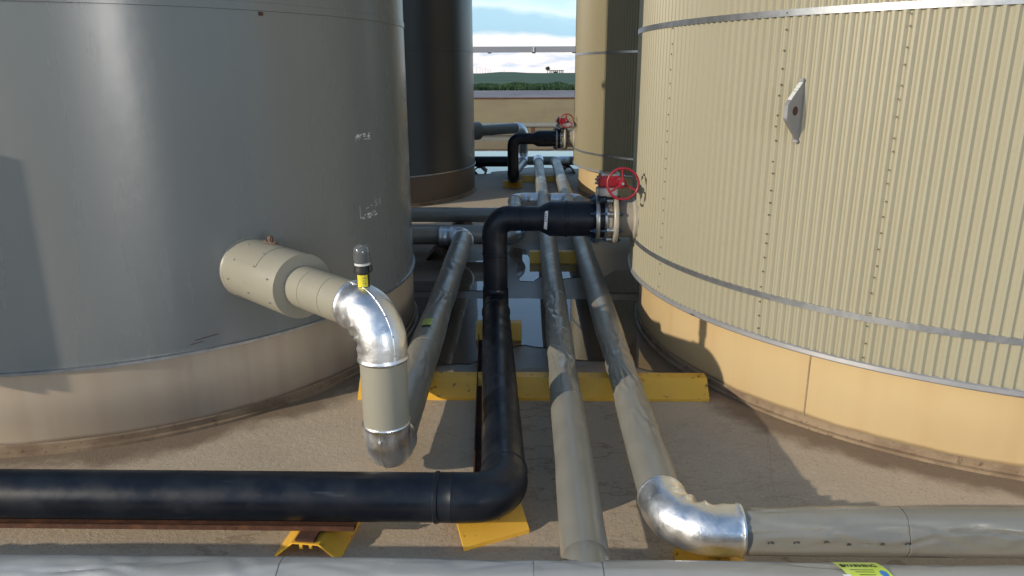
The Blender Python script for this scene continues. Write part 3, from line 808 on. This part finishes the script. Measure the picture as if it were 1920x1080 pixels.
# pipes E, F: cross pipes behind the left tank
pE = thing('insulated_pipe', 'farther of the two grey cross pipes coming out from behind the left tank', 'pipe', (-1, 8.1, 0), 'grey insulated pipes')
b = jacket_run(line((-3.0, 8.09, ZP), (.19, 8.09, ZP), .05), .083, (2.1, 2.6), 51, .006, 40); obj('jacket', b, 'jacket', pE)
pF = thing('insulated_pipe', 'nearer grey cross pipe beside the left tank, ending in silver elbows behind the black riser', 'pipe', (-.5, 7.0, 0), 'grey insulated pipes')
YF = 7.03
e1 = ext(arc((-.125, YF, ZP), (1, 0, 0), (0, 1, 0), .12, 14), .03, .03)
b = jacket_run(line((-3.0, YF, ZP), (e1[0].x + .01, YF, ZP), .05), .097, (1.4,), 52, .005, 44); obj('jacket', b, 'jacket', pF)
obj('elbow', elbow_bm(e1, .101, .006, 13, .004), 'aluminium', pF)
e2 = ext(arc((-.155, 9.1, .19), (0, 1, 0), (1, 0, 0), .13, 14), .03, .15)
b = jacket_run(line(e1[-1], e2[0], .05), .08, (), 53, .003, 36); obj('jacket', b, 'jacket', pF)
obj('elbow', elbow_bm(e2, .086, .008, 14, .004), 'aluminium', pF)
e3 = ext(arc((.62, 9.1, .19), (1, 0, 0), (0, -1, 0), .13, 14), .2, .05)
b = jacket_run(line(e2[-1], e3[0], .05), .074, (), 54, .002, 36); obj('jacket', b, 'jacket', pF)
obj('elbow', elbow_bm(e3, .082, .008, 15, .004), 'aluminium', pF)

# pipe G: outlet of the far left tank; pipe H: far cross run; pipe I: far return line
pG = thing('insulated_pipe', 'far grey outlet pipe from the shaded tank with small silver elbows', 'pipe', (-.09, 13.25, 0), 'grey insulated pipes')
cF = Vector((-2.64, 11.1, .775)); eF = Vector((-.085, 13.26, .775)); dF = (eF - cF).normalized()
b = BM(); disc(b, [(.15, 1.82), (.15, 2.36), (.09, 2.362)], 40, cF, dF); obj('collar', b, 'jacket', pG)
e1 = ext(arc(eF, dF, (0, 0, -1), .13, 14), .05, .04)
b = jacket_run(line(cF + dF * 2.35, e1[0], .05), .09, (.3,), 61, .001, 36); obj('jacket', b, 'jacket', pG)
obj('elbow', elbow_bm(e1, .094, .006, 16, .004, 36), 'aluminium', pG)
gd = (Vector((-.24, 11.55, ZP)) - Vector((eF.x, eF.y, ZP))).normalized()
e2 = ext(arc((eF.x, eF.y, ZP), (0, 0, -1), gd, .12, 12), .03, .03)
b = jacket_run(line(e1[-1], e2[0], .05), .085, (), 62, .001, 36); obj('riser', b, 'jacket', pG)
obj('elbow', elbow_bm(e2, .09, .0, 17, .004, 36), 'aluminium', pG)
b = jacket_run(line(e2[-1], (-.225, 11.62, ZP), .05), .08, (.7,), 63, .002, 36); obj('jacket', b, 'jacket', pG)
pH = thing('insulated_pipe', 'far grey cross pipe where the two pale middle pipes end', 'pipe', (.5, 13.4, 0), 'grey insulated pipes')
b = jacket_run(line((-.02, 13.36, ZP), (3.4, 13.36, ZP), .06), .078, (.5, 1.0), 64, .002, 36); obj('jacket', b, 'jacket', pH)
pI = thing('insulated_pipe', 'pale grey pipe along the foot of the low wall in the distance', 'pipe', (0, 22.8, 0), 'grey insulated pipes')
b = jacket_run(line((-7, 22.8, ZP), (7, 22.8, ZP), .12), .079, (5.6, 7.2, 8.6), 65, .002, 32); obj('jacket', b, 'jacket', pI)
for x in (-2.4, .15, 2.6):
    b = BM(); box(b, (x, 22.8, .055), (.12, .2, .11), None, .01); obj('saddle', b, 'rust', pI)

# ------------------------------------------------------------------ black pipe and valve
NY_ = 4.82; ZN = .775


def black_pipe(label, dy, near=True):
    t = thing('black_pipe', label, 'pipe', (-.22, NY_ + dy, 0), 'black plastic pipes')
    y = NY_ + dy
    b = BM()
    prof_ = [(.083, -.165), (.083, -.045), (.0872, -.043), (.0872, -.031), (.083, -.029), (.083, .075), (.083, .079), (.117, .146), (.117, .247), (.1215, .249), (.1215, .262), (.117, .264), (.117, .43), (.117, .44)]
    disc(b, prof_, 56, (0, y, ZN), (1, 0, 0)); rd = obj('reducer', b, 'black_poly', t)
    b = BM(); disc(b, [(.135, .435), (.140, .44), (.140, .462), (.125, .466), (.125, .500)], 56, (0, y, ZN), (1, 0, 0)); obj('stub_end', b, 'black_poly', t)
    eu = ext(arc((-.218, y, ZN), (-1, 0, 0), (0, 0, -1), .10, 14), .0, .05)
    b = BM(); sweep(b, [Vector((-.115, y, ZN))] + eu, .0855, 48); obj('elbow', b, 'black_poly', t)
    return t, y, eu, rd


pK, y, eu, rd = black_pipe('black plastic pipe dropping from the near valve and running to the front left corner', 0)
x0 = -.218
sgn = -1
lo = arc((x0, y, ZP), (0, 0, -1), Vector((.125, -2.40, 0)), .11, 14)
b = BM(); sweep(b, [eu[-1], Vector((x0, y, .55)), Vector((x0, y, .546)), Vector((x0, y, .53)), Vector((x0, y, .526)), lo[0]], [.083, .083, .0875, .0875, .083, .083], 48); obj('riser', b, 'black_poly', pK)
b = BM(); dfr = Vector((.125, -2.40, 0)).normalized(); lx = lo + [lo[-1] + dfr * .1]
sweep(b, lx, .0875, 48); obj('elbow', b, 'black_poly', pK)
FE = Vector((-.082, 2.40, ZP))
ef = arc(FE, dfr, (-1, 0, 0), .115, 20)
pA0 = lx[-1]; q1 = ef[0] - dfr * .06
b = BM(); sweep(b, [pA0, pA0 + dfr * .004, pA0 + dfr * .018, pA0 + dfr * .022] + line(pA0 + dfr * .05, q1 - dfr * .02, .1) + [q1 - dfr * .012, q1 - dfr * .004, q1], [.0885, .0935, .0935, .0885] + [.0885] * len(line(pA0 + dfr * .05, q1 - dfr * .02, .1)) + [.0885, .094, .094], 48); obj('run', b, 'black_poly', pK)
b = BM(); sweep(b, [q1] + ef + [ef[-1] + Vector((-.07, 0, 0)), ef[-1] + Vector((-.071, 0, 0)), ef[-1] + Vector((-.0735, 0, 0)), ef[-1] + Vector((-.075, 0, 0)), ef[-1] + Vector((-.12, 0, 0))], [.0915] * (1 + len(ef)) + [.0915, .0925, .0925, .0915, .0915], 56); obj('elbow', b, 'black_poly', pK)
q2 = ef[-1] + Vector((-.12, 0, 0))
b = BM(); sweep(b, [q2, q2 + Vector((-.004, 0, 0)), q2 + Vector((-.016, 0, 0)), q2 + Vector((-.02, 0, 0))] + line(q2 + Vector((-.05, 0, 0)), (-2.8, q2.y, ZP), .2), [.0905, .0955, .0955, .0905] + [.0905] * len(line(q2 + Vector((-.05, 0, 0)), (-2.8, q2.y, ZP), .2)), 56); obj('run', b, 'black_poly', pK)
# white paper label round the taper
b = BM(); wrap_strip(b, (.118, NY_, ZN), (1, 0, 0), .1035, R(52), R(122), -.008, .012, m=14)
for v in b.verts:
    v.co.x += .16 * (ZN + .02 - v.co.z) * .4 * -1
    rr2 = math.hypot(v.co.y - NY_, v.co.z - ZN); want = .083 + (max(.079, min(.146, v.co.x)) - .079) / .067 * .034 + .0012
    v.co.y = NY_ + (v.co.y - NY_) * want / rr2; v.co.z = ZN + (v.co.z - ZN) * want / rr2
lb = obj('paper_label', b, 'label_white', rd)
b = BM()
for k in range(4): wrap_strip(b, (.118, NY_, ZN), (1, 0, 0), .1062, R(62 + 8 * k), R(66 + 8 * k), -.003, .005, m=2)
obj('label_print', b, 'ink', lb)

pM, y2, eu2, _ = black_pipe('distant black plastic pipe dropping from the far valve then turning left', 6.24, False)
lo2 = arc((x0, y2, ZP), (0, 0, -1), (0, 1, 0), .11, 12)
b = BM(); sweep(b, [eu2[-1], lo2[0]], .083, 40); obj('riser', b, 'black_poly', pM)
e5 = arc((x0, 13.25, ZP), (0, 1, 0), (-1, 0, 0), .12, 12)
b = BM(); sweep(b, lo2 + e5, .0885, 40); obj('elbow', b, 'black_poly', pM)
b = BM(); sweep(b, [e5[-1], Vector((-3.2, 13.25, ZP))], .092, 40); obj('run', b, 'black_poly', pM)


def make_valve():
    t = thing('gear_valve', 'near red geared butterfly valve bolted to the nearest ribbed tank', 'valve', (.53, NY_, ZN), 'red handwheel valves')
    c = (0, NY_, ZN); ax = (1, 0, 0)
    b = BM(); disc(b, [(.128, .440), (.163, .442), (.165, .446), (.165, .462), (.163, .466), (.128, .4665)], 64, c, ax); obj('backing_ring', b, 'steel', t)
    b = BM(); disc(b, [(.120, .500), (.134, .502), (.136, .508), (.136, .5195), (.128, .5205)], 56, c, ax); obj('seat_ring', b, 'steel', t)
    b = BM(); disc(b, [(.126, .5195), (.129, .522), (.129, .548), (.126, .551), (.120, .556)], 56, c, ax)
    body = obj('body', b, 'warm_grey_paint', t)
    b = BM(); disc(b, [(.120, .556), (.163, .558), (.166, .562), (.166, .583), (.163, .587), (.122, .589)], 64, c, ax); obj('flange', b, 'zinc_cream', t)
    first = None
    for k in range(8):
        a = R(22.5 + 45 * k)
        p = Vector((0, math.cos(a), math.sin(a)))
        b = BM(); disc(b, [(.019, .515), (.020, .517), (.020, .555), (.019, .557)], 20, Vector(c) + p * .138, ax); obj('lug_boss', b, 'steel', body)
        b = BM(); q = Vector(c) + p * .145
        disc(b, [(.0075, .405), (.0075, .612)], 14, q, ax); hexbolt(b, q + Vector((.440, 0, 0)), (-1, 0, 0), .0165, .016); disc(b, [(.02, .437), (.02, .4405)], 16, q, ax)
        hexbolt(b, q + Vector((.587, 0, 0)), (1, 0, 0), .0165, .015)
        obj('stud_bolt', b, 'blue_bolt', t)
    # neck, mounting plate, gearbox
    b = BM(); box(b, (.533, NY_, ZN + .150), (.034, .07, .055), None, .006); disc(b, [(.026, .11), (.026, .20)], 20, (.533, NY_, ZN), (0, 0, 1)); obj('neck', b, 'steel', t)
    b = BM(); box(b, (.515, NY_ - .07, ZN + .196), (.125, .13, .052), None, .006); mp_ = obj('mounting_plate', b, 'weathered_paint', t)
    b = BM(); box(b, (.447, NY_ - .09, ZN + .196), (.014, .06, .046), None, .003); obj('name_plate', b, 'zinc_cream', mp_)
    b = BM(); box(b, (.520, NY_ - .07, ZN + .262), (.145, .135, .072), None, .012); disc(b, [(.030, .05), (.030, .16), (.022, .17)], 24, (.585, NY_ - .09, ZN + .265), (0, -1, 0)); gb = obj('gearbox', b, 'red_paint', t)
    b = BM(); box(b, (.525, NY_ - .07, ZN + .304), (.12, .12, .012), None, .004); obj('cover', b, 'steel', gb)
    b = BM()
    for dx, dy_ in ((-.05, -.05), (.05, -.05), (-.05, .05), (.05, .05)): hexbolt(b, (.525 + dx, NY_ - .07 + dy_, ZN + .31), (0, 0, 1), .009, .010)
    for dz_ in (.25, .275): hexbolt(b, (.448, NY_ - .10, ZN + dz_), (-1, 0, 0), .009, .018)
    obj('cap_screw', b, 'steel', gb)
    # handwheel, facing the viewer
    hc_ = Vector((.583, 4.52, 1.048)); nrm_ = Vector((-.10, -1, .12)).normalized(); u_, v_ = frame(nrm_)
    b = BM(); disc(b, [(.011, 0), (.011, .22)], 16, hc_ - nrm_ * .005, -nrm_); obj('stem', b, 'steel', t)
    b = BM(); rim = [hc_ + nrm_ * .0 + (u_ * math.cos(2 * math.pi * k / 56) + v_ * math.sin(2 * math.pi * k / 56)) * .094 for k in range(56)]
    n_ = 12; rings = []
    for k in range(56):
        d = (rim[k] - hc_).normalized(); rings.append([b.verts.new(rim[k] + (d * math.cos(2 * math.pi * j / n_) + nrm_ * math.sin(2 * math.pi * j / n_)) * .0075) for j in range(n_)])
    for k in range(56):
        for j in range(n_): b.faces.new((rings[k][j], rings[k][(j + 1) % n_], rings[(k + 1) % 56][(j + 1) % n_], rings[(k + 1) % 56][j]))
    hw = obj('handwheel', b, 'red_paint', t)
    for a in (86, 206, 326):
        d = u_ * math.cos(R(a)) + v_ * math.sin(R(a)); b = BM(); sweep(b, [hc_ - nrm_ * .012 + d * .012, hc_ - nrm_ * .010 + d * .05, hc_ + d * .093], [.0085, .0075, .006], 12); obj('spoke', b, 'red_paint', hw)
    b = BM(); disc(b, [(.016, -.02), (.018, -.016), (.018, .008), (.012, .013)], 20, hc_, nrm_); obj('hub', b, 'red_paint', hw)
    b = BM(); hexbolt(b, hc_ + nrm_ * .012, nrm_, .010, .010); obj('hub_nut', b, 'steel', hw)
    return t


v1 = make_valve()
v2 = copy_tree(v1, (-.03, 6.24, 0)); v2['label'] = 'far red geared butterfly valve bolted to the farther ribbed tank'

# rust channels under the black runs
ch = BM(); outl = [(-.05, .054), (.05, .054), (.05, .102), (.044, .102), (.044, .061), (-.044, .061), (-.044, .102), (-.05, .102)]
plate(ch, [(-2.8, q2.y - .012 + y_, .083 + (z - .054) * .40) for y_, z in outl], (2.8 - .635, 0, 0))
tag(obj('support_channel', ch, 'rust', smooth=False), 'rusty steel channel carrying the front black pipe run on the left', 'steel channel', 'rusty channels under the black pipes')
ch = BM(); n2_ = Vector((dfr.y, -dfr.x, 0)); s0_ = FE - dfr * .28 + n2_ * .075; plate(ch, [s0_ + n2_ * y_ + Vector((0, 0, z + .002 - ZP)) for y_, z in outl], -dfr * 1.75)
tag(obj('support_channel', ch, 'rust', smooth=False), 'rusty steel channel under the black pipe running away beside the riser', 'steel channel', 'rusty channels under the black pipes')

# chalk scribbles, stuck rivet plate and scratches on the left tank shell
import mathutils
ch = BM(); rc = random.Random(9)


def px_scribble(b, az, z, w_, h_, n_, seed):
    r_ = random.Random(seed)
    for k in range(n_):
        x = r_.uniform(-w_, w_); y_ = r_.uniform(-h_, h_); L_ = r_.uniform(.004, .03); hor = r_.random() < .65
        dx, dy_ = (L_, r_.uniform(-.003, .003)) if hor else (r_.uniform(-.002, .002), L_ * .6)
        a = Vector((x, y_)); c = a + Vector((dx, dy_)); d = c - a; nn_ = Vector((-d.y, d.x)).normalized() * r_.uniform(.0012, .003)
        b.faces.new([b.verts.new(on_left(az + q.x / LR, z + q.y, .0014)) for q in (a - nn_, c - nn_, c + nn_, a + nn_)])


def stroke(b, az, z, pts, w_=.003):
    for (xa, ya), (xb, yb) in zip(pts[:-1], pts[1:]):
        a = Vector((xa, ya)); c = Vector((xb, yb)); d = c - a
        nn_ = Vector((-d.y, d.x)).normalized() * w_ / 2
        b.faces.new([b.verts.new(on_left(az + q.x / LR, z + q.y, .0014)) for q in (a - nn_, c - nn_, c + nn_, a + nn_)])


AZ1 = -.44
px_scribble(ch, -.371, 1.36, .075, .018, 34, 1); obj('chalk_scuff', ch, 'chalk', tL, smooth=False)
for pts_ in ([(-.09, .035), (-.09, -.035), (-.06, -.03)], [(-.03, .012), (.0, .016)], [(.02, .02), (.04, .022)], [(.09, .045), (.07, .045), (.07, .03), (.088, .028), (.088, .012), (.068, .012)], [(.11, .01), (.122, .05), (.135, .012)]):
    ch = BM(); stroke(ch, -.36, .945, pts_); obj('chalk_mark', ch, 'chalk', tL, smooth=False)
ch = BM(); px_scribble(ch, -.36, .912, .075, .012, 24, 2); obj('chalk_scuff', ch, 'chalk', tL, smooth=False)
for z_, pts_, w_ in ((.462, [(-.06, .0), (.05, .012)], .004), (.445, [(-.08, .0), (-.02, .006)], .003)):
    ch = BM(); stroke(ch, -.944, z_, pts_, w_); obj('rust_scratch', ch, 'rust', tL, smooth=False)
ch = BM(); box(ch, on_left(-.715, 1.972, .003), (.006, .02, .016), Matrix.Rotation(-.715, 3, 'Z')); obj('seam_clip', ch, 'rust', tL)

# ------------------------------------------------------------------ background things
wl_ = thing('containment_wall', 'low tan containment wall across the far side of the tank yard', 'wall', (0, 26, 0))
bm = BM(); box(bm, (0, 26.1, .43), (60, .2, .86)); obj('wall_panel', bm, 'berm_wall', wl_)
bm = BM(); box(bm, (0, 26.1, .885), (60, .26, .04)); obj('cap_rail', bm, 'rust', wl_)
be = thing('walkway_beam', 'pale grey steel beam crossing high between the two farther tanks', 'beam', (0, 19, 0))
BY, BZ = 19.0, 2.265
bm = BM(); plate(bm, [(-2.6, BY + y_, BZ + z) for y_, z in ((0, -.07), (0, .07), (.09, .07), (.09, .06), (.008, .06), (.008, -.06), (.09, -.06), (.09, -.07))], (5.4, 0, 0)); obj('channel', bm, 'pale_steel', be, smooth=False)
for x in (-2.5, 2.6):
    bm = BM(); box(bm, (x, BY + .15, (BZ + .07) / 2), (.1, .1, BZ + .07), None, .004); obj('post', bm, 'galvanised', be)
for x in (-.95, .14, 1.13):
    bm = BM(); box(bm, (x, BY + .04, BZ - .082), (.09, .06, .022), None, .003); obj('clip', bm, 'rust', be)
bm = BM(); box(bm, (.14, BY - .012, BZ), (.035, .02, .11), None, .005); obj('bracket', bm, 'label_white', be)

# tree and open shelter on the far ridge, distant wind turbines
gz = terrain(18, 600) - 1.75
t = thing('tree', 'small dark tree on the ridge beside the open shelter', 'tree', (15.4, 600, 1.6))
bm = BM(); sweep(bm, [(15.4, 600, 1.2 + gz), (15.4, 600, 3.4 + gz), (15.5, 600, 5.2 + gz)], [.28, .2, .08], 8); obj('trunk', bm, 'bark', t)
bm = BM(); rt = random.Random(5)
for k in range(700):
    d = Vector((rt.gauss(0, 1), rt.gauss(0, 1), rt.gauss(0, 1))).normalized() * rt.random() ** .4
    p = Vector((15.4, 600, 5.1 + gz)) + Vector((d.x * 1.9, d.y * 1.9, d.z * 1.7)) + Vector((.4 * noise.noise(d * 3), 0, .4 * noise.noise(d * 2)))
    s_ = rt.uniform(.12, .28); a = Vector((rt.gauss(0, 1), rt.gauss(0, 1), rt.gauss(0, 1))).normalized(); c = a.cross(d).normalized() if a.cross(d).length > .01 else Vector((1, 0, 0))
    bm.faces.new([bm.verts.new(p + a * s_), bm.verts.new(p + c * s_), bm.verts.new(p - a * s_), bm.verts.new(p - c * s_)])
obj('crown', bm, 'leaf', t, smooth=False)
t = thing('field_shelter', 'long low open shelter on posts on the ridge beside the tree', 'shelter', (22.2, 600, 1.6))
bm = BM(); box(bm, (22.2, 600, 3.75 + gz), (11.2, 3, .45), None, .05); obj('roof', bm, 'dark_frame', t)
for k in range(8):
    bm = BM(); box(bm, (17.2 + k * 1.43, 598.8, 2.5 + gz), (.75, .5, 3.0), None, .03); obj('post', bm, 'dark_frame', t)
bm = BM(); box(bm, (21.6, 599.5, 2.2 + gz), (2.2, 1.2, 1.4), None, .1); obj('trough', bm, 'dark_frame', t)
tb = None
for k, (x, h, ph) in enumerate(((-404, 57, 10), (-376, 57, 50), (-354, 49, 30), (-333, 49, 95), (-312, 34, 70), (-291, 33, 15), (-188, 35, 40))):
    t = thing('wind_turbine', ['tall pale wind turbine at the left end of the distant row', 'second tall pale wind turbine from the left in the distant row', 'third wind turbine from the left in the distant row', 'fourth wind turbine from the left in the distant row',
                               'shorter wind turbine fifth from the left in the distant row', 'shorter wind turbine sixth from the left in the distant row', 'lone distant wind turbine standing apart at the right of the row'][k], 'wind turbine', (x, 6000, 0), 'distant wind turbines')
    bm = BM(); sweep(bm, [(x, 6000, -1), (x, 6000, h * .78)], [1.3, .8], 10); obj('tower', bm, 'pale_tower', t)
    bm = BM(); box(bm, (x, 5999, h * .79), (2, 5, 2), None, .3); obj('nacelle', bm, 'pale_tower', t)
    for q in range(3):
        a = R(ph + 120 * q); d = Vector((math.cos(a), 0, math.sin(a))); c = Vector((x, 5996, h * .79)); bm = BM(); sweep(bm, [c, c + d * h * .12, c + d * h * .42], [.5, .8, .15], 6); obj('blade', bm, 'pale_tower', t)

# control cabinet just outside the frame at the left (its shade falls on the left tank)
ca, sa_ = math.cos(R(SUN_AZ)), math.sin(R(SUN_AZ))
CX, CY = -2.126 - 1.2 * sa_ - .45 * ca, 3.08 - 1.2 * ca + .45 * sa_
cb = thing('control_cabinet', 'grey control cabinet on a pedestal standing left of the near tank', 'cabinet', (CX, CY, 0))
bm = BM(); box(bm, (CX, CY, 1.225), (.9, .28, 1.05), Matrix.Rotation(R(-SUN_AZ), 3, 'Z'), .03); obj('enclosure', bm, 'grey_paint', cb)
bm = BM(); q = Matrix.Rotation(R(-SUN_AZ), 3, 'Z') @ Vector((-.25, 0, 0)); box(bm, (CX + q.x, CY + q.y, .35), (.16, .16, .70)); obj('pedestal', bm, 'galvanised', cb)
# unseen cylinder added to widen the left tank's shadow on the far right tank
RXc, RYc = LX - 2.07 * math.cos(R(SUN_AZ)), LY + 2.07 * math.sin(R(SUN_AZ))
rv = thing('shadow_cylinder', 'unseen tall cylinder added behind the near left tank to widen its shadow', 'pipe', (RXc, RYc, 0))
bm = BM(); sweep(bm, [(RXc, RYc, 0), (RXc, RYc, 6.2), (RXc, RYc, 6.25)], [.235, .235, .2], 40); obj('jacket', bm, 'cream_jacket', rv)
for z in (1.5, 3.5, 5.2):
    bm = BM(); box(bm, (RXc, RYc, z), (.60, .10, .05), Matrix.Rotation(R(90 + 90 - SUN_AZ - 90 + 33 + 57), 3, 'Z'), .004); obj('bracket', bm, 'galvanised', rv)
